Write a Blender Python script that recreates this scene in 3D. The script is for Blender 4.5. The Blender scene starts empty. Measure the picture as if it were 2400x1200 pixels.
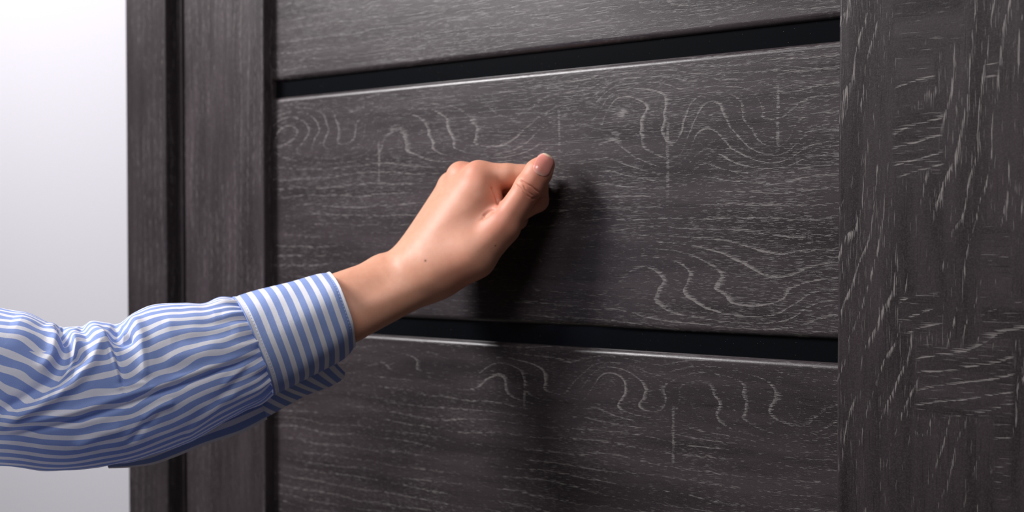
import bpy, bmesh, math, random
import numpy as np
from mathutils import Vector, Matrix, noise as mnoise

random.seed(7)
C = bpy.context.scene.collection
SC = bpy.context.scene

# ------------------------------------------------------------------ camera
F = 3000.0                    # focal length in pixels of a 2400 px wide frame (45 mm)
PPY = 640.0                   # row of the principal point
Z0 = 0.968                    # distance of the knocking knuckles along the view axis
PITCH = math.radians(1.42)
YAW = math.radians(38.0)      # turned left from the door's normal
R_ = np.array([math.cos(YAW), math.sin(YAW), 0.0])
V_ = np.array([-math.sin(YAW) * math.cos(PITCH), math.cos(YAW) * math.cos(PITCH), -math.sin(PITCH)])
U_ = np.cross(R_, V_)
HIT = np.array([0.0, 0.0, 1.337])          # where the fist meets the door panel


def ray(px, py):
    return V_ + (px - 1200.0) / F * R_ + (PPY - py) / F * U_


CAM = HIT - Z0 * ray(1290.0, 450.0)


def P(px, py, d=0.0):
    """point seen at (px, py), d millimetres nearer than the knocking distance"""
    return CAM + (Z0 - d / 1000.0) * ray(px, py)


def on_plane(px, py, y):
    r = ray(px, py)
    return CAM + r * ((y - CAM[1]) / r[1])


cam_data = bpy.data.cameras.new('camera')
cam = bpy.data.objects.new('camera', cam_data)
C.objects.link(cam)
cam_data.sensor_width = 36.0
cam_data.lens = 36.0 * F / 2400.0
cam_data.shift_y = (PPY - 600.0) / 2400.0
cam_data.clip_start = 0.02
cam.matrix_world = Matrix((
    (R_[0], U_[0], -V_[0], CAM[0]),
    (R_[1], U_[1], -V_[1], CAM[1]),
    (R_[2], U_[2], -V_[2], CAM[2]),
    (0, 0, 0, 1)))
cam_data.dof.use_dof = True
cam_data.dof.focus_distance = 0.85
cam_data.dof.aperture_fstop = 6.4
SC.camera = cam

# ------------------------------------------------------------------ world, lights, exposure
SC.view_settings.view_transform = 'Standard'
SC.view_settings.look = 'None'
SC.view_settings.gamma = 1.0
SC.view_settings.use_curve_mapping = False
SC.view_settings.exposure = 0.0

world = bpy.data.worlds.new('room_light')
SC.world = world
world.use_nodes = True
bg = world.node_tree.nodes['Background']
bg.inputs[0].default_value = (0.80, 0.84, 1.0, 1)
bg.inputs[1].default_value = 0.035


def area(name, loc, target, size, power, col):
    l = bpy.data.lights.new(name, 'AREA')
    l.shape = 'DISK'
    l.size = size
    l.energy = power
    l.color = col
    o = bpy.data.objects.new(name, l)
    o.location = loc
    o.rotation_euler = (Vector(target) - Vector(loc)).to_track_quat('-Z', 'Y').to_euler()
    C.objects.link(o)
    return o


area('softbox_lamp', (-0.88, -0.84, 2.14), (-0.1, 0, 1.36), 0.46, 32, (1.0, 0.97, 0.98))
area('front_fill_light', (0.28, -0.98, 2.16), (-0.3, -0.1, 1.25), 0.50, 7.6, (1.0, 0.97, 0.96))  # unseen fill, added to brighten the front of the sleeve

# ------------------------------------------------------------------ helpers


def link(name, me, parent=None):
    o = bpy.data.objects.new(name, me)
    C.objects.link(o)
    if parent is not None:
        o.parent = parent
    return o


def tag(o, label=None, cat=None, kind=None, group=None):
    for k, v in (('label', label), ('category', cat), ('kind', kind), ('group', group)):
        if v:
            o[k] = v
    return o


def empty(name, loc):
    o = bpy.data.objects.new(name, None)
    o.empty_display_size = 0.05
    o.location = loc
    C.objects.link(o)
    return o


def mesh(name, verts, faces, mat, parent=None, smooth=True, base=(0, 0, 0)):
    me = bpy.data.meshes.new(name)
    v = np.asarray(verts, dtype=float) - np.asarray(base, dtype=float)
    me.from_pydata(v.tolist(), [], faces if isinstance(faces, list) else faces.tolist())
    if mat:
        me.materials.append(mat)
    me.validate()
    me.update()
    if smooth:
        me.polygons.foreach_set('use_smooth', np.ones(len(me.polygons), dtype=bool))
    return link(name, me, parent)


def box(name, lo, hi, mat, parent=None, bevel=0.0, seg=4, base=(0, 0, 0)):
    lo = np.array(lo) - np.array(base)
    hi = np.array(hi) - np.array(base)
    bm = bmesh.new()
    bmesh.ops.create_cube(bm, size=1.0)
    for v in bm.verts:
        for i in range(3):
            v.co[i] = lo[i] if v.co[i] < 0 else hi[i]
    if bevel > 0:
        bmesh.ops.bevel(bm, geom=list(bm.edges), offset=bevel, segments=seg, profile=0.5, affect='EDGES', clamp_overlap=True)
    me = bpy.data.meshes.new(name)
    bm.to_mesh(me)
    bm.free()
    me.materials.append(mat)
    if bevel > 0:
        me.polygons.foreach_set('use_smooth', np.ones(len(me.polygons), dtype=bool))
        wn = True
    o = link(name, me, parent)
    if bevel > 0:
        m = o.modifiers.new('normals', 'WEIGHTED_NORMAL')
        m.keep_sharp = True
        m.weight = 100
    return o


class NT:
    """short hand for building node trees"""

    def __init__(self, name):
        self.m = bpy.data.materials.new(name)
        self.m.use_nodes = True
        self.t = self.m.node_tree
        self.b = self.t.nodes['Principled BSDF']

    def n(self, typ, **kw):
        n = self.t.nodes.new(typ)
        for k, v in kw.items():
            setattr(n, k, v)
        return n

    def put(self, sock, v):
        if isinstance(v, bpy.types.NodeSocket):
            self.t.links.new(v, sock)
        else:
            sock.default_value = v

    def math(self, op, a, b=0.0, c=0.0, clamp=False):
        n = self.n('ShaderNodeMath', operation=op, use_clamp=clamp)
        for i, v in enumerate((a, b, c)):
            self.put(n.inputs[i], v)
        return n.outputs[0]

    def add(self, a, b): return self.math('ADD', a, b)
    def sub(self, a, b): return self.math('SUBTRACT', a, b)
    def mul(self, a, b): return self.math('MULTIPLY', a, b)

    def step(self, v, lo, hi, a=0.0, b=1.0):
        n = self.n('ShaderNodeMapRange', interpolation_type='SMOOTHSTEP')
        for i, x in enumerate((v, lo, hi, a, b)):
            self.put(n.inputs[i], x)
        return n.outputs[0]

    def vec(self, x, y, z):
        n = self.n('ShaderNodeCombineXYZ')
        for i, v in enumerate((x, y, z)):
            self.put(n.inputs[i], v)
        return n.outputs[0]

    def sep(self, v):
        n = self.n('ShaderNodeSeparateXYZ')
        self.put(n.inputs[0], v)
        return n.outputs

    def noise(self, v, scale=1.0, detail=2.0, rough=0.5):
        n = self.n('ShaderNodeTexNoise')
        self.put(n.inputs['Vector'], v)
        n.inputs['Scale'].default_value = scale
        n.inputs['Detail'].default_value = detail
        n.inputs['Roughness'].default_value = rough
        return n.outputs[0]

    def mix(self, f, a, b, blend='MIX'):
        n = self.n('ShaderNodeMix', data_type='RGBA', blend_type=blend)
        self.put(n.inputs[0], f)
        for s, v in ((n.inputs[6], a), (n.inputs[7], b)):
            if isinstance(v, (tuple, list)):
                v = (*v, 1.0)
            self.put(s, v)
        return n.outputs[2]

    def bump(self, h, dist, strength=1.0, normal=None):
        n = self.n('ShaderNodeBump')
        n.inputs['Strength'].default_value = strength
        n.inputs['Distance'].default_value = dist
        self.put(n.inputs['Height'], h)
        if normal is not None:
            self.put(n.inputs['Normal'], normal)
        return n.outputs[0]


def srgb(r, g, b):
    f = lambda c: (c / 255 / 12.92) if c / 255 <= 0.04045 else ((c / 255 + 0.055) / 1.055) ** 2.4
    return (f(r), f(g), f(b))


# ------------------------------------------------------------------ wood laminate
DOOR_BASE = np.array([-0.04, 0.0, 0.0])


def wood(name, vertical=False, regions=(), patches=(), ticks=(), tone=1.0, dash=150.0, fine=3000.0, lean=0.0, cluster=0.6, scatter=0.0, seed=0.0, rings=115.0, warp=1.3, contrast=1.0):
    """dark oak laminate.  u runs along the grain, v across it.  The growth rings are the contour lines
    of v; inside the regions (u, v, half u, half v, lines per metre, bend) they turn across the grain
    and make the cathedral figure.  Short pale pores lie along the grain and crowd at each ring.
    patches: boxes (x0, x1, z0, z1) in which the grain is turned by a quarter."""
    k = NT(name)
    co = k.n('ShaderNodeTexCoord').outputs['Object']
    x, y, z = k.sep(co)
    u, v = (z, x) if vertical else (x, z)
    v = k.add(v, k.mul(y, 0.6))          # so that the edge faces are not streaked

    def grain(u, v, regions, sd, ticks=()):
        w = k.sub(k.noise(k.vec(k.mul(u, 8.0), k.mul(v, 24.0), sd), 1.0, 2.0, 0.55), 0.5)
        w2 = k.sub(k.noise(k.vec(k.mul(u, 20.0), k.mul(v, 85.0), sd + 3.7), 1.0, 1.0, 0.5), 0.5)
        f = k.add(k.add(k.mul(v, rings), k.mul(u, lean)), k.mul(w, warp * 1.7))
        region_mask = 0.0
        for (bu, bv, su, sv, lines, bend, tilt) in regions:
            du = k.sub(u, bu)
            dv = k.sub(v, bv)
            eu = k.math('POWER', k.math('ABSOLUTE', k.mul(du, 1.0 / su)), 4.0)
            ev = k.math('POWER', k.math('ABSOLUTE', k.mul(dv, 1.0 / sv)), 3.0)
            m = k.math('EXPONENT', k.mul(k.add(eu, ev), -1.0))
            g = k.add(k.mul(k.add(k.sub(du, k.mul(dv, tilt)), k.mul(k.mul(dv, dv), bend)), lines), k.add(rings * bv, k.mul(w, 2.1)))
            f = k.add(f, k.mul(k.sub(g, f), m))
            region_mask = k.math('MAXIMUM', region_mask, m)
        f = k.add(f, k.mul(w2, k.math('MULTIPLY_ADD', region_mask, 0.3, 0.3)))
        t = k.math('FRACT', f)
        j = k.sub(k.noise(k.vec(k.mul(u, 70.0), k.mul(v, 70.0), sd + 9.0), 1.0, 2.0), 0.5)
        vj = k.add(v, k.mul(j, 0.0020))
        band = k.mul(k.step(t, 0.0, 0.05), k.step(t, 0.06, 0.27, 1.0, 0.0))
        vis = k.noise(k.vec(k.mul(u, 12.0), k.mul(v, 18.0), sd + 5.0), 1.0, 1.0)
        band = k.mul(k.mul(band, k.math('MAXIMUM', k.step(vis, 0.30, 0.60, 0.30, 1.0), k.mul(region_mask, 0.8))), k.math('MULTIPLY_ADD', region_mask, 0.95 - cluster, cluster))
        for (tu, tv, tl) in ticks:
            a1 = k.math('ABSOLUTE', k.sub(k.add(u, k.mul(j, 0.003)), tu))
            a2 = k.math('ABSOLUTE', k.sub(v, tv))
            band = k.math('MAXIMUM', band, k.mul(k.mul(k.step(a1, 0.0006, 0.0018, 1.0, 0.0), k.step(a2, tl * 0.7, tl, 1.0, 0.0)), 0.62))
        dn = k.noise(k.vec(k.mul(u, dash), k.mul(vj, fine), sd), 1.0, 1.5, 0.6)
        th = k.math('MULTIPLY_ADD', band, k.math('MULTIPLY_ADD', region_mask, -0.06, -0.18), k.step(vis, 0.35, 0.65, 0.67 + scatter, 0.605 + scatter))
        pale = k.mul(k.step(k.sub(dn, th), 0.0, 0.045), k.math('MULTIPLY_ADD', band, 0.45, 0.55))
        dk = k.noise(k.vec(k.mul(u, 42.0), k.mul(vj, 1300.0), sd + 2.0), 1.0, 1.0)
        dark = k.step(dk, 0.60, 0.70)
        low = k.noise(k.vec(k.mul(u, 6.0), k.mul(v, 55.0), sd + 1.0), 1.0, 4.0, 0.6)
        return pale, dark, low

    pale, dark, low = grain(u, v, regions, seed, ticks)
    if patches:
        p2, d2, l2 = grain(v, u, (), seed + 4.0)
        ju = k.mul(k.sub(k.noise(k.vec(x, 0.0, z), 60.0, 2.0), 0.5), 0.016)
        msk = None
        for (x0, x1, z0, z1) in patches:
            ax = k.math('ABSOLUTE', k.sub(k.add(x, k.mul(ju, 0.25)), (x0 + x1) / 2))
            az = k.math('ABSOLUTE', k.sub(k.add(z, ju), (z0 + z1) / 2))
            m = k.mul(k.step(ax, (x1 - x0) / 2 - 0.002, (x1 - x0) / 2 + 0.002, 1.0, 0.0),
                      k.step(az, (z1 - z0) / 2 - 0.004, (z1 - z0) / 2 + 0.004, 1.0, 0.0))
            msk = m if msk is None else k.math('MAXIMUM', msk, m)
        mixf = lambda a, b: k.add(a, k.mul(k.sub(b, a), msk))
        pale, dark, low = mixf(pale, p2), mixf(dark, d2), mixf(low, l2)
    c = k.mix(k.step(low, 0.28, 0.72), srgb(*[q * tone for q in WOOD_DARK]), srgb(*[q * tone for q in WOOD_LIGHT]))
    c = k.mix(k.mul(k.step(k.noise(co, 1500.0, 2.0), 0.42, 0.66), 0.26), c, srgb(84, 77, 79))
    c = k.mix(k.mul(dark, 0.45), c, srgb(24, 20, 21))
    c = k.mix(k.mul(pale, 0.68 * contrast), c, srgb(146, 141, 138))
    k.put(k.b.inputs['Base Color'], c)
    k.put(k.b.inputs['Roughness'], k.math('MULTIPLY_ADD', low, 0.10, 0.29))
    k.b.inputs['Specular IOR Level'].default_value = 0.5
    relief = k.noise(k.vec(k.mul(u, 500.0), k.mul(v, 1500.0), 0.0), 1.0, 2.0)
    h = k.add(k.mul(pale, -0.5), k.add(k.mul(dark, -0.4), k.add(k.mul(relief, 0.4), k.mul(k.noise(co, 1300.0, 2.0), 0.7))))
    k.put(k.b.inputs['Normal'], k.bump(h, 0.0001, 0.6))
    return k.m


WOOD_DARK, WOOD_LIGHT = (37, 32, 34), (59, 52, 55)
STILE_Y = -0.011


def region(px, py, sx, sy, lines, bend, tilt=0.0):
    a = on_plane(px, py, 0.0)
    b = on_plane(px + sx, py, 0.0)
    c = on_plane(px, py + sy, 0.0)
    ux, uz = a[0] - DOOR_BASE[0], a[2]
    hx, hz = abs(b[0] - a[0]), abs(c[2] - a[2])
    return (ux, uz, hx, hz, lines, bend, -tilt)


def tick(px, py0, py1):
    a = on_plane(px, py0, 0.0)
    b = on_plane(px, py1, 0.0)
    return (a[0] - DOOR_BASE[0], (a[2] + b[2]) / 2, abs(a[2] - b[2]) / 2)


def patch(px0, px1, py0, py1):
    a = on_plane(px0, py0, STILE_Y)
    b = on_plane(px1, py1, STILE_Y)
    return (a[0] - DOOR_BASE[0], b[0] - DOOR_BASE[0], b[2], a[2])


m_panel_mid = wood('laminate_middle', False, [
    region(760, 300, 130, 62, 75, 40), region(1040, 305, 200, 75, 46, 14),
    region(1515, 310, 105, 115, 56, -36, 0.1), region(1735, 300, 120, 110, 78, -16, 0.6),
    region(1640, 660, 220, 95, 44, 30)], ticks=[tick(888, 320, 440), tick(1311, 250, 370), tick(1565, 270, 490), tick(1823, 180, 360)], seed=1.3, contrast=0.92)
m_panel_low = wood('laminate_lower', False, [
    region(1500, 910, 110, 62, 75, 40), region(1740, 945, 190, 85, 46, 14),
    region(1240, 890, 110, 50, 60, 36), region(960, 850, 90, 30, 40, 30)],
    ticks=[tick(1578, 940, 1110), tick(1230, 870, 960)], seed=6.1)
m_panel_top = wood('laminate_upper', False, [region(1560, -30, 170, 60, 44, 30)], seed=11.7, contrast=0.6)
m_panel_far = wood('laminate_plain', False, [], seed=15.2)
m_stile = wood('laminate_upright', True, [], seed=3.3, rings=110, warp=1.0, contrast=0.6)
m_casing = wood('laminate_casing', True, [], tone=0.84, seed=21.3, rings=110, warp=1.0, contrast=0.5)
m_stile_right = wood('laminate_right_upright', True, [],
    [patch(2094, 2256, -40, 102), patch(2100, 2190, 112, 205), patch(2097, 2207, 262, 412),
     patch(2312, 2340, 134, 185), patch(2108, 2205, 690, 778), patch(2300, 2370, 530, 650),
     patch(2150, 2372, 800, 995), patch(2300, 2420, 690, 800), patch(2336, 2365, 990, 1220)],
    tone=0.94, dash=65.0, fine=1700.0, lean=-20.0, cluster=0.95, scatter=0.03, seed=8.8, rings=92, warp=2.0, contrast=1.0)

# ------------------------------------------------------------------ the setting
wm = NT('painted_wall')
n1 = wm.noise(wm.n('ShaderNodeTexCoord').outputs['Object'], 220.0, 3.0)
wm.b.inputs['Base Color'].default_value = (*srgb(176, 175, 181), 1)
wm.b.inputs['Roughness'].default_value = 0.75
wm.put(wm.b.inputs['Normal'], wm.bump(n1, 0.0003, 0.3))
m_wall = wm.m

fm = NT('floor_laminate')
fx, fy, fz = fm.sep(fm.n('ShaderNodeTexCoord').outputs['Object'])
fn = fm.noise(fm.vec(fm.mul(fx, 3.0), fm.mul(fy, 40.0), 0.0), 1.0, 4.0)
fm.put(fm.b.inputs['Base Color'], fm.mix(fn, srgb(92, 84, 80), srgb(132, 122, 114)))
fm.b.inputs['Roughness'].default_value = 0.45

gm = NT('black_glass')
gco = gm.n('ShaderNodeTexCoord').outputs['Object']
dust = gm.step(gm.noise(gco, 900.0, 1.0), 0.76, 0.80)
gm.put(gm.b.inputs['Base Color'], gm.mix(gm.mul(dust, 0.35), (0.0035, 0.004, 0.005), (0.16, 0.16, 0.17)))
gm.b.inputs['Roughness'].default_value = 0.16
gm.b.inputs['Specular IOR Level'].default_value = 0.35
m_glass = gm.m

dm = NT('dark_core')
dm.b.inputs['Base Color'].default_value = (0.012, 0.011, 0.011, 1)
dm.b.inputs['Roughness'].default_value = 0.7
m_dark = dm.m

# door measures, read where the edges stand
PX_L = on_plane(650, 600, 0.0)[0]
PX_R = on_plane(1969, 600, 0.0)[0]
ST_L0 = on_plane(434, 600, STILE_Y)[0]
ST_L1 = on_plane(619, 600, STILE_Y)[0]
ST_R0 = on_plane(1963, 600, STILE_Y)[0]
ST_R1 = ST_R0 + (ST_L1 - ST_L0) + 0.010
AR_Y = -0.022
AR_L0 = on_plane(297, 600, AR_Y)[0]
AR_L1 = on_plane(390, 600, AR_Y)[0]
AR_W = AR_L1 - AR_L0
GAP_L = ST_L0 - AR_L1
DOOR_H = 2.03


def zmean(a, b):
    return 0.5 * (on_plane(*a, 0.0)[2] + on_plane(*b, 0.0)[2])


Z_TOP_BOT = zmean((660, 191), (1960, 39))
Z_MID_TOP = zmean((660, 226), (1960, 97))
Z_MID_BOT = zmean((930, 745), (1955, 795))
Z_LOW_TOP = zmean((870, 784), (1955, 851))
PITCH_Z = Z_MID_TOP - Z_LOW_TOP

door = empty('door_1', DOOR_BASE)
tag(door, 'dark grey oak laminate door with horizontal panels and black glass strips', 'door', 'structure')
X0, X1 = ST_L1 - 0.012, ST_R0 + 0.012      # panels run into the stiles' grooves
panel_rows = []
zt = Z_MID_TOP + 2 * PITCH_Z
ph = Z_MID_TOP - Z_MID_BOT
rows = [(Z_MID_TOP, Z_MID_BOT, m_panel_mid), (Z_TOP_BOT + ph, Z_TOP_BOT, m_panel_top), (Z_LOW_TOP, Z_LOW_TOP - ph, m_panel_low)]
zz = Z_TOP_BOT + ph + (Z_MID_BOT - Z_LOW_TOP)
while zz + ph < DOOR_H - 0.08:
    rows.append((zz + ph, zz, m_panel_far))
    zz += PITCH_Z
rail_top = zz
zz = Z_LOW_TOP - ph - (Z_MID_BOT - Z_LOW_TOP)
while zz - ph > 0.10:
    rows.append((zz, zz - ph, m_panel_far))
    zz -= PITCH_Z
rail_bot = zz
for (t, b, m) in rows:
    box('panel', (X0, 0.0, b), (X1, 0.030, t), m, door, 0.0045, 6, DOOR_BASE)
rs = sorted(rows, key=lambda r: -r[0])
for a, b in zip(rs[:-1], rs[1:]):
    g = box('glass_strip', (X0, 0.0042, b[0] - 0.006), (X1, 0.0100, a[1] + 0.006), m_glass, door, 0.0, 1, DOOR_BASE)
    g['label'] = 'glossy black glass strip between two panels'
box('rail', (X0, STILE_Y, rail_top), (X1, 0.03, DOOR_H), m_panel_far, door, 0.003, 4, DOOR_BASE)
box('rail', (X0, STILE_Y, 0.008), (X1, 0.03, rail_bot), m_panel_far, door, 0.003, 4, DOOR_BASE)
box('stile', (ST_L0, STILE_Y, 0.008), (ST_L1, 0.030, DOOR_H), m_stile, door, 0.0018, 4, DOOR_BASE)
box('stile', (ST_R0, STILE_Y, 0.008), (ST_R1, 0.030, DOOR_H), m_stile_right, door, 0.0018, 4, DOOR_BASE)
# door frame: casing boards and the narrow stop seen beside the leaf
frame = empty('trim_1', DOOR_BASE)
tag(frame, 'dark oak laminate door casing standing on the white wall', 'door casing', 'structure')
CT = DOOR_H + GAP_L * 0.8
box('casing_board', (AR_L0, AR_Y, 0.0), (AR_L1, 0.02, CT + AR_W), m_casing, frame, 0.002, 4, DOOR_BASE)
box('casing_board', (ST_R1 + GAP_L, AR_Y, 0.0), (ST_R1 + GAP_L + AR_W, 0.02, CT + AR_W), m_casing, frame, 0.002, 4, DOOR_BASE)
box('casing_board', (AR_L1, AR_Y, CT), (ST_R1 + GAP_L, 0.02, CT + AR_W), m_panel_far, frame, 0.002, 4, DOOR_BASE)
STOP_Y = STILE_Y + 0.003
sx0 = on_plane(428, 600, STOP_Y)[0]
box('stop_bead', (AR_L1 - 0.002, STOP_Y, 0.0), (sx0, 0.03, CT), m_stile, frame, 0.0015, 3, DOOR_BASE)
box('stop_bead', (ST_R1 + (ST_L0 - sx0), STOP_Y, 0.0), (ST_R1 + GAP_L + 0.002, 0.03, CT), m_stile, frame, 0.0015, 3, DOOR_BASE)
box('head_bead', (sx0, STOP_Y, DOOR_H + 0.004), (ST_R1 + (ST_L0 - sx0), 0.03, CT), m_panel_far, frame, 0.0015, 3, DOOR_BASE)

WY = -0.004      # wall face
HOLE0, HOLE1 = AR_L0 + 0.02, ST_R1 + GAP_L + AR_W - 0.02
wv, wf = [], []
xs = [-2.6, HOLE0, HOLE1, 2.2]
zs = [0.0, CT + 0.04, 2.7]
bm = bmesh.new()
for i in range(3):
    for j in range(2):
        if i == 1 and j == 0:
            continue
        ret = bmesh.ops.create_cube(bm, size=1.0)
        for vv in ret['verts']:
            vv.co = Vector(((xs[i] if vv.co.x < 0 else xs[i + 1]), (WY if vv.co.y < 0 else 0.12), (zs[j] if vv.co.z < 0 else zs[j + 1])))
bmesh.ops.remove_doubles(bm, verts=bm.verts, dist=1e-5)
me = bpy.data.meshes.new('wall_back')
bm.to_mesh(me)
bm.free()
me.materials.append(m_wall)
tag(link('wall_back', me), 'plain white painted wall around the dark door', 'wall', 'structure')
tag(box('floor', (-2.6, -2.6, -0.06), (2.2, 0.12, 0.0), fm.m), 'brown laminate floor below the door', 'floor', 'structure')

# ------------------------------------------------------------------ the arm: a body grown from blended round cones
# work space: millimetres, X right, Y up, D toward the camera, all along the camera's axes


def M(px, py, d):
    z = Z0 * 1000.0 - d
    return np.array([(px - 1200.0) / F * z, (PPY - py) / F * z, d])


def to_world(a):
    a = np.asarray(a, dtype=float)
    return CAM + (a[:, :1] * R_ + a[:, 1:2] * U_ + (Z0 * 1000.0 - a[:, 2:3]) * V_) / 1000.0


def cone(p, a, ra, b, rb):
    ba = (b - a).astype(np.float32)
    pa = p - a.astype(np.float32)
    h = np.clip((pa @ ba) / float(ba @ ba), 0, 1)
    q = pa - h[:, None] * ba
    return np.sqrt((q * q).sum(1)) - (ra + (rb - ra) * h)


def smin(a, b, k):
    h = np.clip(k - np.abs(a - b), 0, None) / k
    return np.minimum(a, b) - h * h * k * 0.25


def J(*v):
    return M(v[0], v[1], v[2]), v[3]


CONES = {
    'palm': [
        # forearm: ulna edge (top) and radius edge (bottom)
        (J(770, 700, 12, 15.5), J(905, 644, -8, 12.5)),
        (J(800, 765, 22, 15.5), J(985, 674, 8, 13.0)),
        (J(690, 770, 22, 21), J(900, 668, 2, 15)),
        # wrist and carpus
        (J(905, 642, -10, 12.5), J(985, 628, -18, 14)),
        (J(960, 655, 0, 15), J(1020, 625, 2, 17)),
        # metacarpals
        (J(985, 625, 2, 14), J(1122, 413, 8, 11.0)),
        (J(975, 618, -12, 14), J(1085, 422, -9, 9.6)),
        (J(970, 618, -24, 13), J(1060, 438, -24, 9.0)),
        (J(965, 625, -32, 12), J(1046, 466, -37, 9.5)),
        # flesh between the bones of the back of the hand
        (J(985, 615, -5, 14), J(1092, 455, 0, 10)),
        (J(972, 612, -20, 12), J(1068, 460, -18, 9)),
        # palm mass, hypothenar
        (J(1015, 640, -2, 17), J(1120, 480, -8, 13)),
        (J(1000, 650, -25, 14), J(1110, 540, -28, 13)),
        # first web muscle
        (J(1070, 600, 12, 14), J(1128, 480, 12, 11)),
        (J(1010, 612, 8, 14.5), J(1118, 468, 11, 11)),
        (J(1124, 440, 13, 7), J(1142, 468, 12, 7)),
    ],
    'thenar': [
        (J(1040, 640, 14, 15), J(1110, 600, 20, 16)),
        (J(1110, 600, 20, 16), J(1176, 535, 24, 11.6)),
    ],
    'thumb': [
        (J(1150, 560, 23, 11), J(1180, 528, 26, 11.2)),
        (J(1180, 528, 26, 11.2), J(1240, 437, 29, 9.7)),
        (J(1240, 437, 29, 10.0), J(1262, 404, 28, 9.6)),
        (J(1262, 404, 28, 9.6), J(1277, 385, 26, 7.3)),
    ],
    'index': [
        (J(1122, 412, 8, 10.4), J(1190, 412, 12, 9.0)),
        (J(1190, 412, 12, 9.0), J(1258, 414, 13, 8.9)),
        (J(1258, 414, 13, 8.9), J(1259, 470, 12, 8.4)),
        (J(1259, 470, 12, 8.4), J(1205, 505, 8, 7.2)),
    ],
    'middle': [
        (J(1081, 412, -10, 11.2), J(1240, 436, -2, 8.8)),
        (J(1240, 436, -2, 8.8), J(1211, 514, 0, 8.0)),
        (J(1211, 514, 0, 8.0), J(1165, 530, -3, 7)),
    ],
    'ring': [
        (J(1060, 433, -24, 10.0), J(1205, 455, -15, 8.4)),
        (J(1205, 455, -15, 8.4), J(1186, 530, -12, 7.6)),
        (J(1186, 530, -12, 7.6), J(1140, 545, -14, 6.8)),
    ],
    'little': [
        (J(1046, 466, -37, 9.0), J(1162, 484, -27, 7.4)),
        (J(1162, 484, -27, 7.4), J(1148, 540, -25, 6.8)),
        (J(1148, 540, -25, 6.8), J(1110, 550, -26, 6.2)),
    ],
}


def part_sdf(p, key, k):
    out = None
    for (a, ra), (b, rb) in CONES[key]:
        d = cone(p, a, ra, b, rb)
        out = d if out is None else smin(out, d, k)
    return out


def hand_sdf(p):
    p = p.astype(np.float32)
    palm = smin(part_sdf(p, 'palm', 14.0), part_sdf(p, 'thenar', 6.0), 14.0)
    idx = part_sdf(p, 'index', 2.2)
    fing = smin(idx, part_sdf(p, 'middle', 2.2), 1.2)
    fing = smin(fing, part_sdf(p, 'ring', 2.2), 1.2)
    fing = smin(fing, part_sdf(p, 'little', 2.2), 1.2)
    body = smin(palm, fing, 5.0)
    th = part_sdf(p, 'thumb', 4.0)
    # the thumb grows smoothly out of its ball but only touches the fingers
    return smin(smin(palm, th, 7.0), smin(body, th, 1.2), 0.6)


def surface_nets(sdf, lo, hi, h):
    n = np.ceil((hi - lo) / h).astype(int) + 1
    B = 12
    n = ((n + B - 1) // B) * B
    g = np.full(n, 50.0, dtype=np.float32)
    nb = n // B
    cs = np.stack(np.meshgrid(*[np.arange(k) for k in nb], indexing='ij'), -1).reshape(-1, 3)
    cen = lo + (cs * B + (B - 1) / 2) * h
    dc = sdf(cen)
    rad = math.sqrt(3) * (B / 2 + 1) * h
    g[:] = np.repeat(np.repeat(np.repeat(dc.reshape(nb), B, 0), B, 1), B, 2)
    near = cs[np.abs(dc) < rad]
    off = np.stack(np.meshgrid(*[np.arange(B)] * 3, indexing='ij'), -1).reshape(-1, 3)
    for s in range(0, len(near), 64):
        blk = near[s:s + 64]
        idx = (blk[:, None, :] * B + off[None]).reshape(-1, 3)
        g[idx[:, 0], idx[:, 1], idx[:, 2]] = sdf(lo + idx * h)
    ins = g < 0
    cnt = np.zeros(n - 1, dtype=np.int8)
    for dx in (0, 1):
        for dy in (0, 1):
            for dz in (0, 1):
                cnt += ins[dx:n[0] - 1 + dx, dy:n[1] - 1 + dy, dz:n[2] - 1 + dz]
    cell = np.argwhere((cnt > 0) & (cnt < 8))
    vid = np.full(n - 1, -1, dtype=np.int64)
    vid[cell[:, 0], cell[:, 1], cell[:, 2]] = np.arange(len(cell))
    acc = np.zeros((len(cell), 3))
    num = np.zeros(len(cell))
    corners = [(i, j, k) for i in (0, 1) for j in (0, 1) for k in (0, 1)]
    for a in corners:
        for b in corners:
            if sum(abs(a[i] - b[i]) for i in range(3)) != 1 or a > b:
                continue
            ga = g[cell[:, 0] + a[0], cell[:, 1] + a[1], cell[:, 2] + a[2]]
            gb = g[cell[:, 0] + b[0], cell[:, 1] + b[1], cell[:, 2] + b[2]]
            m = (ga < 0) != (gb < 0)
            t = np.where(m, ga / np.where(m, ga - gb, 1), 0)[:, None]
            acc += np.where(m[:, None], np.array(a) + t * (np.array(b) - np.array(a)), 0)
            num += m
    verts = lo + (cell + acc / num[:, None]) * h
    faces = []
    for ax in range(3):
        o1, o2 = [(1, 2), (2, 0), (0, 1)][ax]
        sl0 = [slice(None)] * 3
        sl1 = [slice(None)] * 3
        sl0[ax] = slice(0, -1)
        sl1[ax] = slice(1, None)
        s0, s1 = ins[tuple(sl0)], ins[tuple(sl1)]
        e = np.argwhere(s0 != s1)
        e = e[(e[:, o1] > 0) & (e[:, o2] > 0) & (e[:, o1] < n[o1] - 1) & (e[:, o2] < n[o2] - 1)]
        d1 = np.zeros(3, int)
        d1[o1] = 1
        d2 = np.zeros(3, int)
        d2[o2] = 1
        q = [e, e - d1, e - d1 - d2, e - d2]
        ids = np.stack([vid[c[:, 0], c[:, 1], c[:, 2]] for c in q], 1)
        flip = ~s0[e[:, 0], e[:, 1], e[:, 2]]
        ids[flip] = ids[flip][:, ::-1]
        faces.append(ids)
    faces = np.concatenate(faces)
    return verts, faces[(faces >= 0).all(1)]


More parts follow.
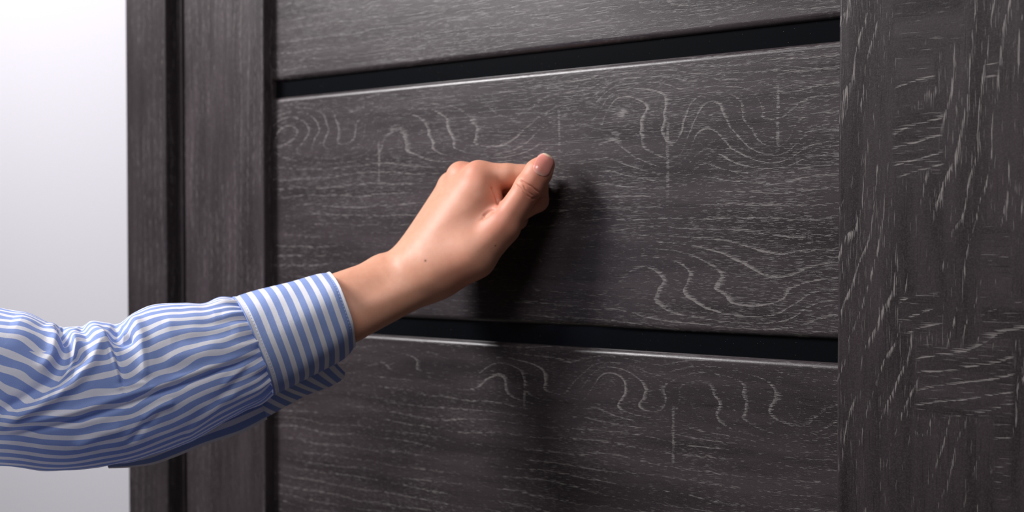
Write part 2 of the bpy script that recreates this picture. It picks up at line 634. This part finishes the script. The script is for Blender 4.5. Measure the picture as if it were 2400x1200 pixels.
VOX = 0.5
ALL = [e for key in CONES for c in CONES[key] for e in c]
pts = np.array([a for a, r in ALL])
lo = pts.min(0) - 24
hi = pts.max(0) + 24
hv, hf = surface_nets(hand_sdf, lo, hi, VOX)


def px_of(m):
    z = Z0 * 1000.0 - m[:, 2]
    return np.stack([1200 + F * m[:, 0] / z, PPY - F * m[:, 1] / z], 1)


def sdf_normal(sdf, p, e=0.4):
    g = np.stack([sdf(p + np.eye(3)[i] * e) - sdf(p - np.eye(3)[i] * e) for i in range(3)], 1)
    return g / np.linalg.norm(g, axis=1)[:, None]


def seg_dist(q, poly):
    """distance of pixels q to a polyline, and the arc position 0..1 of the nearest point"""
    poly = np.asarray(poly, float)
    L = np.linalg.norm(np.diff(poly, axis=0), axis=1)
    cum = np.concatenate([[0], np.cumsum(L)])
    best = np.full(len(q), 1e9)
    side = np.zeros(len(q))
    pos = np.zeros(len(q))
    for i in range(len(poly) - 1):
        ab = poly[i + 1] - poly[i]
        pa = q - poly[i]
        t = np.clip((pa @ ab) / (ab @ ab), 0, 1)
        r = pa - t[:, None] * ab
        d = np.linalg.norm(r, axis=1)
        m = d < best
        best[m] = d[m]
        side[m] = (np.sign(ab[0] * pa[:, 1] - ab[1] * pa[:, 0]) * d)[m]
        pos[m] = ((cum[i] + t * L[i]) / cum[-1])[m]
    return best, pos, side


hn = sdf_normal(hand_sdf, hv)
hp = px_of(hv)
facing = np.clip(hn[:, 2] * 3.0, 0, 1)
# creases and small swellings of the skin: (polyline, width px, depth mm)
CREASES = [
    ([(1218, 421), (1236, 432), (1246, 437), (1258, 447), (1264, 452)], 1.8, -1.05),
    ([(1209, 432), (1224, 446), (1236, 459), (1243, 464)], 1.6, -0.8),
    ([(1226, 434), (1232, 444), (1240, 452), (1252, 460)], 1.6, -0.6),
    ([(1152, 437), (1161, 452), (1166, 468), (1166, 482)], 3.0, -1.6),
    ([(1132, 508), (1146, 496), (1158, 490)], 3.4, -1.3),
    ([(1246, 466), (1262, 463), (1282, 464)], 3.0, -0.9),
    ([(1170, 484), (1158, 494), (1140, 508), (1126, 516)], 3.0, -0.9),
]
disp = np.zeros(len(hv))
for poly, w, dep in CREASES:
    d, pos, _ = seg_dist(hp, poly)
    disp += dep * np.exp(-(d / w) ** 2) * facing * np.clip(np.minimum(pos, 1 - pos) * 6 + 0.25, 0, 1)
hv = hv + hn * disp[:, None]

# flush of the skin: 1 where it is pinker
flush = np.zeros(len(hv))
for (x, y, r, a) in [(1125, 400, 55, 0.35), (1240, 440, 40, 0.5), (1275, 392, 36, 0.8), (1178, 520, 60, 0.6), (1262, 470, 40, 0.6),
                     (1085, 395, 40, 0.3), (1160, 470, 30, 0.35), (1085, 655, 50, 0.5), (1060, 500, 90, 0.2)]:
    flush += a * np.exp(-(((hp - np.array([x, y])) ** 2).sum(1)) / (r * r))

mole = np.zeros(len(hv))
for (x, y, r) in [(997, 611, 2.6), (1161, 576, 1.8)]:
    mole += np.exp(-(((hp - np.array([x, y])) ** 2).sum(1)) / (r * r))

sk = NT('skin')
at = sk.n('ShaderNodeAttribute', attribute_name='flush')
sco = sk.n('ShaderNodeTexCoord').outputs['Object']
mott = sk.noise(sco, 160.0, 4.0, 0.6)
c0 = sk.mix(mott, srgb(197, 139, 113), srgb(213, 161, 136))
c0 = sk.mix(sk.math('MINIMUM', at.outputs['Fac'], 0.9), c0, srgb(206, 132, 110))
frek = sk.step(sk.noise(sco, 420.0, 1.0), 0.74, 0.80)
c0 = sk.mix(sk.mul(frek, 0.2), c0, srgb(150, 90, 66))
c0 = sk.mix(sk.math('MINIMUM', sk.n('ShaderNodeAttribute', attribute_name='mole').outputs['Fac'], 0.85), c0, srgb(92, 50, 34))
sk.put(sk.b.inputs['Base Color'], c0)
sk.b.inputs['Roughness'].default_value = 0.50
sk.b.inputs['Specular IOR Level'].default_value = 0.35
sk.b.inputs['Subsurface Weight'].default_value = 0.35
sk.b.inputs['Subsurface Radius'].default_value = (1.0, 0.35, 0.2)
sk.b.inputs['Subsurface Scale'].default_value = 0.004
vor = sk.n('ShaderNodeTexVoronoi', feature='DISTANCE_TO_EDGE')
sk.put(vor.inputs['Vector'], sco)
vor.inputs['Scale'].default_value = 1700.0
sh = sk.add(sk.mul(vor.outputs['Distance'], 0.6), sk.mul(sk.noise(sco, 1100.0, 3.0), 0.7))
sk.put(sk.b.inputs['Normal'], sk.bump(sh, 0.00012, 0.35))

person = empty('person', P(60, 905, 85))
PB = np.array(person.location)
tag(person, 'person in a blue and white striped shirt knocking on the dark door', 'person')
arm = mesh('arm', to_world(hv), hf, sk.m, person, True, PB)
fa = arm.data.attributes.new('flush', 'FLOAT', 'POINT')
fa.data.foreach_set('value', flush.astype(np.float32))
fb = arm.data.attributes.new('mole', 'FLOAT', 'POINT')
fb.data.foreach_set('value', mole.astype(np.float32))
arm['label'] = 'bare forearm and hand closed into a fist, thumb on top'

# thumb nail laid on the thumb's own surface
nm = NT('nail')
na = nm.n('ShaderNodeAttribute', attribute_name='along')
cn = nm.mix(nm.step(na.outputs['Fac'], 0.0, 0.25), srgb(228, 172, 158), srgb(212, 136, 124))
cn = nm.mix(nm.step(na.outputs['Fac'], 0.89, 0.95), cn, srgb(224, 190, 166))
nm.put(nm.b.inputs['Base Color'], cn)
nm.b.inputs['Roughness'].default_value = 0.28
nm.b.inputs['Coat Weight'].default_value = 0.3
nm.b.inputs['Subsurface Weight'].default_value = 0.2
nm.b.inputs['Subsurface Scale'].default_value = 0.002
ax = np.array([0.40, -0.917])
bx = np.array([0.90, 0.436])
NL, NW = 26, 22
rows_, alongs = [], []
for i in range(NL):
    l = i / (NL - 1)
    half = 23.0 * min(1.0, (1 - (1 - min(l / 0.35, 1)) ** 2.4) ** 0.5 * 0.98 + 0.02) if l < 0.35 else 23.0
    if l > 0.72:
        half *= math.sqrt(max(0.02, 1 - ((l - 0.72) / 0.30) ** 2))
    for j in range(NW):
        w = -1 + 2 * j / (NW - 1)
        rows_.append(np.array([1263, 410]) + ax * (l * 50.0) + bx * (w * half * 0.88 + 0.5))
        alongs.append(l)
q = np.array(rows_)
tt = np.full(len(q), 60.0)
dd = lambda t: np.stack([(q[:, 0] - 1200) / F * (968 - t), (PPY - q[:, 1]) / F * (968 - t), t], 1)
for _ in range(60):
    s = hand_sdf(dd(tt))
    tt = np.where(s > 0.02, tt - np.clip(s, 0, 3) * 0.8, tt)
    tt = np.clip(tt, 18.0, 60)
np_ = dd(tt)
nn = sdf_normal(hand_sdf, np_)
wv_ = np.tile(np.linspace(-1, 1, NW), NL)
lv_ = np.repeat(np.linspace(0, 1, NL), NW)
lift = 0.45 * (1 - 0.75 * np.abs(wv_) ** 4) * np.clip(lv_ * 6, 0.1, 1) + 0.5 * np.clip((lv_ - 0.85) / 0.15, 0, 1)
np_ = np_ + nn * lift[:, None]
nf = [(i * NW + j, i * NW + j + 1, (i + 1) * NW + j + 1, (i + 1) * NW + j) for i in range(NL - 1) for j in range(NW - 1)]
nail = mesh('thumbnail', to_world(np_), nf, nm.m, person, True, PB)
av = nail.data.attributes.new('along', 'FLOAT', 'POINT')
av.data.foreach_set('value', np.array(alongs, dtype=np.float32))
so = nail.modifiers.new('thickness', 'SOLIDIFY')
so.thickness = 0.0005
so.offset = 0
nail['label'] = 'pink polished thumbnail with a pale tip'

# ------------------------------------------------------------------ the shirt
BLUE, WHITE = srgb(112, 146, 216), srgb(228, 228, 238)


def cloth(name, freq=1.0, blue_share=0.56):
    k = NT(name)
    a = k.n('ShaderNodeAttribute', attribute_name='weave').outputs['Vector']
    s, u, _ = k.sep(a)
    wob = k.mul(k.sub(k.noise(k.vec(k.mul(s, 0.8), k.mul(u, 0.02), 0.0), 1.0, 2.0), 0.5), 0.06)
    t = k.math('FRACT', k.add(k.mul(s, freq), wob))
    e = 0.035
    msk = k.mul(k.step(t, 0.0, e), k.step(t, blue_share, blue_share + e, 1.0, 0.0))
    co = k.n('ShaderNodeTexCoord').outputs['Object']
    thr = k.noise(k.vec(k.mul(s, 40.0), k.mul(u, 3.0), 0.0), 1.0, 2.0)
    blue = k.mix(k.step(thr, 0.3, 0.7), srgb(134, 157, 214), srgb(158, 179, 229))
    white = k.mix(k.step(thr, 0.3, 0.7), srgb(232, 232, 240), srgb(246, 246, 250))
    k.put(k.b.inputs['Base Color'], k.mix(msk, white, blue))
    k.b.inputs['Roughness'].default_value = 0.8
    k.b.inputs['Specular IOR Level'].default_value = 0.2
    k.b.inputs['Sheen Weight'].default_value = 0.12
    h = k.add(k.noise(co, 2600.0, 1.0), k.mul(k.noise(co, 320.0, 3.0), 0.8))
    nrm = k.bump(h, 0.00025, 0.5)
    k.put(k.b.inputs['Normal'], nrm)
    tr = k.n('ShaderNodeBsdfTranslucent')
    k.put(tr.inputs['Color'], k.mix(msk, white, blue))
    k.put(tr.inputs['Normal'], nrm)
    ms = k.n('ShaderNodeMixShader')
    ms.inputs[0].default_value = 0.25
    k.t.links.new(k.b.outputs[0], ms.inputs[1])
    k.t.links.new(tr.outputs[0], ms.inputs[2])
    k.t.links.new(ms.outputs[0], k.t.nodes['Material Output'].inputs['Surface'])
    return k.m


m_sleeve = cloth('sleeve_cotton')
m_cuff = cloth('cuff_cotton')


def catmull(keys, n):
    """smooth curve through rows of keys, n samples"""
    keys = np.asarray(keys, float)
    m = len(keys)
    out = []
    for t in np.linspace(0, m - 1, n):
        i = min(int(t), m - 2)
        f = t - i
        p0, p1, p2, p3 = keys[max(i - 1, 0)], keys[i], keys[i + 1], keys[min(i + 2, m - 1)]
        out.append(0.5 * ((2 * p1) + (-p0 + p2) * f + (2 * p0 - 5 * p1 + 4 * p2 - p3) * f * f + (-p0 + 3 * p1 - 3 * p2 + p3) * f ** 3))
    return np.array(out)


def tube_frame(top, bot, d, hb, lean=0.31, sq=2.3):
    """one cross section: (centre, up half axis, forward half axis)"""
    T = M(top[0], top[1], d)
    B = M(bot[0], bot[1], d)
    c = (T + B) / 2
    a = (T - B) / 2
    b = np.array([lean, 0.10, 1.0])
    b = b - a * (b @ a) / (a @ a)
    b = b / np.linalg.norm(b) * hb
    return np.concatenate([c, a, b])


def section(fr, phi, sq):
    """super-ellipse point(s); phi 0 = top, pi/2 = facing the camera"""
    cp, sp = np.cos(phi), np.sin(phi)
    cc = np.sign(cp) * np.abs(cp) ** (2 / sq)
    ss = np.sign(sp) * np.abs(sp) ** (2 / sq)
    return fr[..., 0:3] + cc[..., None] * fr[..., 3:6] + ss[..., None] * fr[..., 6:9]


ST = [  # top pixel, bottom pixel, depth, half depth
    ((552, 704), (636, 922), 38, 33),
    ((520, 703), (612, 945), 42, 36),
    ((480, 711), (570, 966), 47, 38),
    ((430, 711), (520, 992), 52, 40),
    ((370, 715), (450, 1030), 58, 42),
    ((318, 730), (380, 1058), 64, 43),
    ((276, 757), (310, 1080), 70, 44),
    ((215, 756), (240, 1093), 77, 46),
    ((165, 765), (170, 1102), 83, 48),
    ((118, 757), (110, 1100), 88, 50),
    ((65, 733), (50, 1092), 94, 52),
    ((10, 724), (-15, 1087), 100, 54),
    ((-70, 708), (-110, 1080), 108, 55),
    ((-190, 650), (-270, 1045), 122, 56),
    ((-380, 530), (-500, 930), 142, 58),
    ((-570, 420), (-700, 800), 160, 60),
    ((-700, 330), (-830, 700), 172, 60),
]
frames = np.array([tube_frame(*s) for s in ST])
NT_, NP_ = 420, 300
fr = catmull(frames, NT_)
phi = np.linspace(0, 2 * math.pi, NP_, endpoint=False)
TT, PP = np.meshgrid(np.arange(NT_), phi, indexing='ij')
base = section(fr[TT], PP, 2.15)            # (NT, NP, 3)
# arc length along
du = np.gradient(base, axis=0)
dv = np.roll(base, -1, 1) - np.roll(base, 1, 1)
nr = np.cross(du, dv)
nr /= np.linalg.norm(nr, axis=2)[..., None]
cen = fr[:, None, 0:3]
sgn = np.sign(((base - cen) * nr).sum(2).mean())
nr *= sgn
bp = px_of(base.reshape(-1, 3)).reshape(NT_, NP_, 2)
front = np.clip(np.sin(PP) * 4 + 0.9, 0, 1)
q = bp.reshape(-1, 2)
dis = np.zeros((NT_, NP_))
shift = np.zeros((NT_, NP_))
# folds: polyline in the picture, half width px, height mm (+ ridge, - valley), one-sided sharpness
FOLDS = [
    # deep notch at the elbow and its sweep down to the left
    ([(138, 770), (155, 790), (160, 808)], 9, -8.0),
    ([(150, 800), (150, 850), (125, 895), (75, 935), (0, 975)], 22, -4.5),
    ([(168, 778), (176, 815), (170, 860), (140, 905), (80, 945), (10, 985)], 13, 5.5),
    ([(185, 760), (200, 775), (208, 800)], 13, -3.5),
    ([(205, 757), (222, 775), (235, 800), (215, 850), (165, 905), (90, 955), (0, 1000)], 15, 4.0),
    ([(190, 830), (165, 880), (110, 930)], 10, -4.0),
    ([(110, 758), (128, 790), (125, 830), (90, 870)], 16, 3.5),
    # creases next to the elbow's crown
    ([(232, 775), (258, 820), (272, 860), (284, 905)], 8, 3.2),
    ([(262, 800), (275, 845), (286, 895), (300, 905)], 8, -2.6),
    ([(278, 760), (268, 785), (285, 800), (312, 790)], 11, -5.5),
    ([(300, 745), (318, 760), (330, 790), (340, 830), (345, 890)], 16, 3.2),
    ([(352, 895), (348, 850), (344, 800)], 9, -1.4),
    # the long crease that runs along the forearm to the cuff
    ([(0, 1003), (80, 985), (165, 968), (250, 940), (355, 908), (440, 878), (520, 850), (618, 818)], 8, 2.4),
    ([(0, 1022), (90, 1003), (180, 985), (270, 958), (360, 925), (450, 895), (530, 862), (620, 832)], 7, -2.6),
    ([(330, 985), (370, 955), (410, 940)], 8, 2.0),
    ([(300, 1040), (345, 990), (372, 968)], 8, -1.8),
    ([(170, 1050), (235, 1020), (290, 1000)], 12, 1.6),
    ([(270, 910), (310, 902), (352, 896)], 7, 1.4),
    ([(520, 905), (548, 880), (580, 855)], 7, 1.3),
    ([(500, 960), (545, 900), (600, 860)], 12, -1.4),
    ([(430, 1030), (520, 940), (560, 920)], 10, 1.4),
    ([(380, 760), (440, 745), (520, 735)], 14, 1.2),
    ([(400, 800), (470, 790), (560, 770)], 14, -1.0),
    ([(380, 850), (460, 830), (580, 800)], 16, 1.0),
    ([(30, 745), (90, 780), (150, 830)], 22, 2.0),
]
for poly, w, hgt in FOLDS:
    d, pos, side = seg_dist(q, poly)
    prof = np.exp(-(d / w) ** 2) * np.clip(np.minimum(pos, 1 - pos) * 7 + 0.15, 0, 1)
    dis += (hgt * prof).reshape(NT_, NP_) * front
# gathers into the cuff and general unevenness
arc = np.concatenate([[0], np.cumsum(np.linalg.norm(np.diff(fr[:, 0:3], axis=0), axis=1))])
ga = np.exp(-arc / 16.0)[:, None]
dis += ga * (1.1 * np.sin(PP * 17 + 0.6 * np.sin(PP * 5)) + 0.8 * np.sin(PP * 29 + 1.0))
dis += (4.0 * np.exp(-((arc - 11) / 9.0) ** 2))[:, None] * np.clip(np.cos(PP) - 0.55, 0, 1) * 0.9
nz = np.zeros((NT_, NP_))
for i in range(NT_):
    for j in range(0, NP_):
        p = base[i, j] * 0.028
        nz[i, j] = mnoise.noise((p[0] * 1.0 + p[1] * 0.6, p[1] * 1.2 - p[0] * 0.3, p[2])) + 0.5 * mnoise.noise((p[0] * 2.6, p[1] * 3.1, p[2] * 2.5))
dis += 1.5 * nz * (1 - 0.7 * ga) * np.clip(arc / 12, 0, 1)[:, None]
sv_ = base + nr * dis[..., None]
# stripes run along the sleeve; they wander a little with the cloth
NSTR = 37
stripe = PP / (2 * math.pi) * NSTR + 0.35 * nz * np.clip(arc / 30, 0, 1)[:, None]
# the cloth is dragged along the folds, so the stripes bend and break there
def drag(poly, amount, left, right, side_sign):
    d, pos, side = seg_dist(q, poly)
    sd = side * side_sign
    f = np.where(sd > 0, np.exp(-np.abs(sd) / left), np.exp(-np.abs(sd) / right))
    f = f * np.clip(np.minimum(pos + 0.05, 1.05 - pos) * 4, 0, 1)
    return (amount * f).reshape(NT_, NP_) * front


stripe -= drag([(158, 772), (172, 840), (135, 900), (75, 940), (-20, 985)], 1.6, 90.0, 18.0, 1)
stripe += drag([(258, 790), (272, 850), (288, 905)], 0.55, 40.0, 7.0, 1)
stripe -= drag([(300, 745), (318, 770), (345, 800)], 0.4, 20.0, 30.0, 1)
weave = np.stack([stripe, np.repeat(arc[:, None], NP_, 1), np.zeros_like(stripe)], 2)


def tube_mesh(name, grid, weave, mat, parent, wrap_add, close_wrap=True, thick=0.0006):
    n, m = grid.shape[:2]
    # repeat the first column so that the stripe count stays continuous over the seam
    g = np.concatenate([grid, grid[:, :1]], 1) if close_wrap else grid
    w = weave
    if close_wrap:
        last = weave[:, :1].copy()
        last[..., 0] += wrap_add
        w = np.concatenate([weave, last], 1)
    mm = g.shape[1]
    i, j = np.meshgrid(np.arange(n - 1), np.arange(mm - 1), indexing='ij')
    a = (i * mm + j).ravel()
    f = np.stack([a, a + 1, a + mm + 1, a + mm], 1)
    o = mesh(name, to_world(g.reshape(-1, 3)), f, mat, parent, True, PB)
    at_ = o.data.attributes.new('weave', 'FLOAT_VECTOR', 'POINT')
    at_.data.foreach_set('vector', w.reshape(-1, 3).astype(np.float32).ravel())
    if not thick:
        return o
    s_ = o.modifiers.new('cloth_thickness', 'SOLIDIFY')
    s_.thickness = thick
    s_.offset = 0
    return o


sleeve = tube_mesh('shirt_sleeve', sv_, weave, m_sleeve, person, NSTR, True, 0.0)
sleeve['label'] = 'blue and white striped cotton shirt sleeve with deep folds at the elbow'

# cuff: stripes run round it
CF = [
    ((546, 702), (639, 924), 37.5, 34.5),
    ((600, 685), (684, 905), 34, 34),
    ((680, 664), (752, 868), 29, 33),
    ((740, 647), (806, 838), 25, 31.5),
    ((771, 642), (826, 812), 23, 30),
]
cfr = catmull(np.array([tube_frame(*s) for s in CF]), 70)
cphi = np.linspace(0, 2 * math.pi, 200, endpoint=False)
CT_, CP_ = np.meshgrid(np.arange(70), cphi, indexing='ij')
cg = section(cfr[CT_], CP_, 2.1)
carc = np.concatenate([[0], np.cumsum(np.linalg.norm(np.diff(cfr[:, 0:3], axis=0), axis=1))])
cu = carc[CT_]
cdu = np.gradient(cg, axis=0)
cdv = np.roll(cg, -1, 1) - np.roll(cg, 1, 1)
cnr = np.cross(cdu, cdv)
cnr /= np.linalg.norm(cnr, axis=2)[..., None]
cnr *= np.sign(((cg - cfr[CT_][..., 0:3]) * cnr).sum(2).mean())
edge_d = np.minimum(cu, carc[-1] - cu)
cdis = 0.55 * np.exp(-(edge_d / 1.2) ** 2) - 0.35 * np.exp(-((edge_d - 3.0) / 0.9) ** 2)
cdis += 0.5 * np.sin(CP_ * 3 + cu * 0.05) + 0.35 * np.sin(CP_ * 7 + 1.0 + cu * 0.09)
cg = cg + cnr * cdis[..., None]
cw = np.stack([(cu - carc[-1]) / 8.3 + 0.02 * np.sin(CP_ * 5) + 0.80, CP_ * 30, np.zeros_like(cu)], 2)
cuff = tube_mesh('cuff', cg, cw, m_cuff, sleeve, 0.0, True, 0.0018)
cuff['label'] = 'open shirt cuff with stripes running round the wrist'

# stitches: one little thread bead each, joined
tm = NT('sewing_thread')
tm.b.inputs['Base Color'].default_value = (*srgb(186, 200, 232), 1)
tm.b.inputs['Roughness'].default_value = 0.7


def stitches(pts_, nrm_, step=2.5, length=1.6, r=0.22):
    bm = bmesh.new()
    L = np.concatenate([[0], np.cumsum(np.linalg.norm(np.diff(pts_, axis=0), axis=1))])
    s = 0.5
    while s + length < L[-1]:
        ends = []
        for x in (s, s + length):
            ends.append((np.array([np.interp(x, L, pts_[:, i]) for i in range(3)]), np.array([np.interp(x, L, nrm_[:, i]) for i in range(3)])))
        (a, na_), (b, _) = ends
        t = (b - a) / np.linalg.norm(b - a)
        sd = np.cross(t, na_)
        sd /= np.linalg.norm(sd)
        quad = []
        for p, hgt, wd in ((a, -0.1, 0.6), (a + t * 0.3, r * 1.3, 1), (b - t * 0.3, r * 1.3, 1), (b, -0.1, 0.6)):
            quad.append([bm.verts.new(to_world((p + sd * r * wd * e + na_ * hgt)[None])[0] - PB) for e in (-1, 1)])
        for u_ in range(3):
            bm.faces.new((quad[u_][0], quad[u_][1], quad[u_ + 1][1], quad[u_ + 1][0]))
        s += step
    return bm


def stitch_line(k, off=0.7):
    idx = np.argmin(np.abs(carc - k))
    return cg[idx] + cnr[idx] * (0.9 + 0.0), cnr[idx]


bm_all = bmesh.new()
for k in (3.0, carc[-1] - 3.0):
    p_, n_ = stitch_line(k)
    b_ = stitches(p_, n_)
    tmp = bpy.data.meshes.new('tmp')
    b_.to_mesh(tmp)
    bm_all.from_mesh(tmp)
    b_.free()
    bpy.data.meshes.remove(tmp)
me = bpy.data.meshes.new('stitching')
bm_all.to_mesh(me)
bm_all.free()
me.materials.append(tm.m)
stt = link('stitching', me, cuff)
stt['kind'] = 'stuff'


def strip_mesh(name, top_pts, bot_pts, mat, parent, swap=False, freq=9.3, bulge=2.0, thick=0.0014, sub=60, rowsn=14, ripple=0.6, s0=0.0):
    """a piece of cloth between two curves given as (px, py, depth)"""
    a = catmull(np.array([M(*p) for p in top_pts]), sub)
    b = catmull(np.array([M(*p) for p in bot_pts]), sub)
    t = np.linspace(0, 1, rowsn)[None, :, None]
    g = a[:, None] * (1 - t) + b[:, None] * t
    g[..., 2] += bulge * np.sin(np.pi * t[..., 0])
    L = np.concatenate([[0], np.cumsum(np.linalg.norm(np.diff((a + b) / 2, axis=0), axis=1))])
    g[..., 2] += ripple * np.sin(L / 5.0)[:, None]
    acr = np.linalg.norm(b - a, axis=1).mean() * t[0, :, 0]
    if swap:
        w = np.stack([np.repeat((acr - acr[-1])[None], sub, 0) / freq + s0, np.repeat(L[:, None], rowsn, 1), np.zeros((sub, rowsn))], 2)
    else:
        w = np.stack([np.repeat(L[:, None], rowsn, 1) / freq + s0, np.repeat(acr[None], sub, 0), np.zeros((sub, rowsn))], 2)
    return tube_mesh(name, g, w, mat, parent, 0.0, False, thick)


flap = strip_mesh('cuff_flap',
                  [(600, 965, 30), (640, 925, 34), (700, 895, 34), (760, 860, 30), (786, 848, 26)],
                  [(622, 978, 22), (668, 952, 24), (720, 924, 22), (770, 906, 18), (801, 888, 14), (807, 872, 13)],
                  m_cuff, sleeve, False, 8.3, 1.5)
flap['label'] = 'loose lower end of the unbuttoned cuff'
plk = strip_mesh('placket',
                 [(250, 1078, 62), (330, 1062, 58), (400, 1035, 52), (470, 1003, 46), (540, 975, 41), (612, 945, 36)],
                 [(255, 1096, 54), (345, 1090, 50), (410, 1070, 46), (480, 1042, 42), (566, 1014, 38), (626, 982, 33)],
                 m_cuff, sleeve, True, 8.2, 1.0, 0.0012, 80, 14, 0.9, 0.84)
plk['label'] = 'narrow striped placket along the sleeve slit'
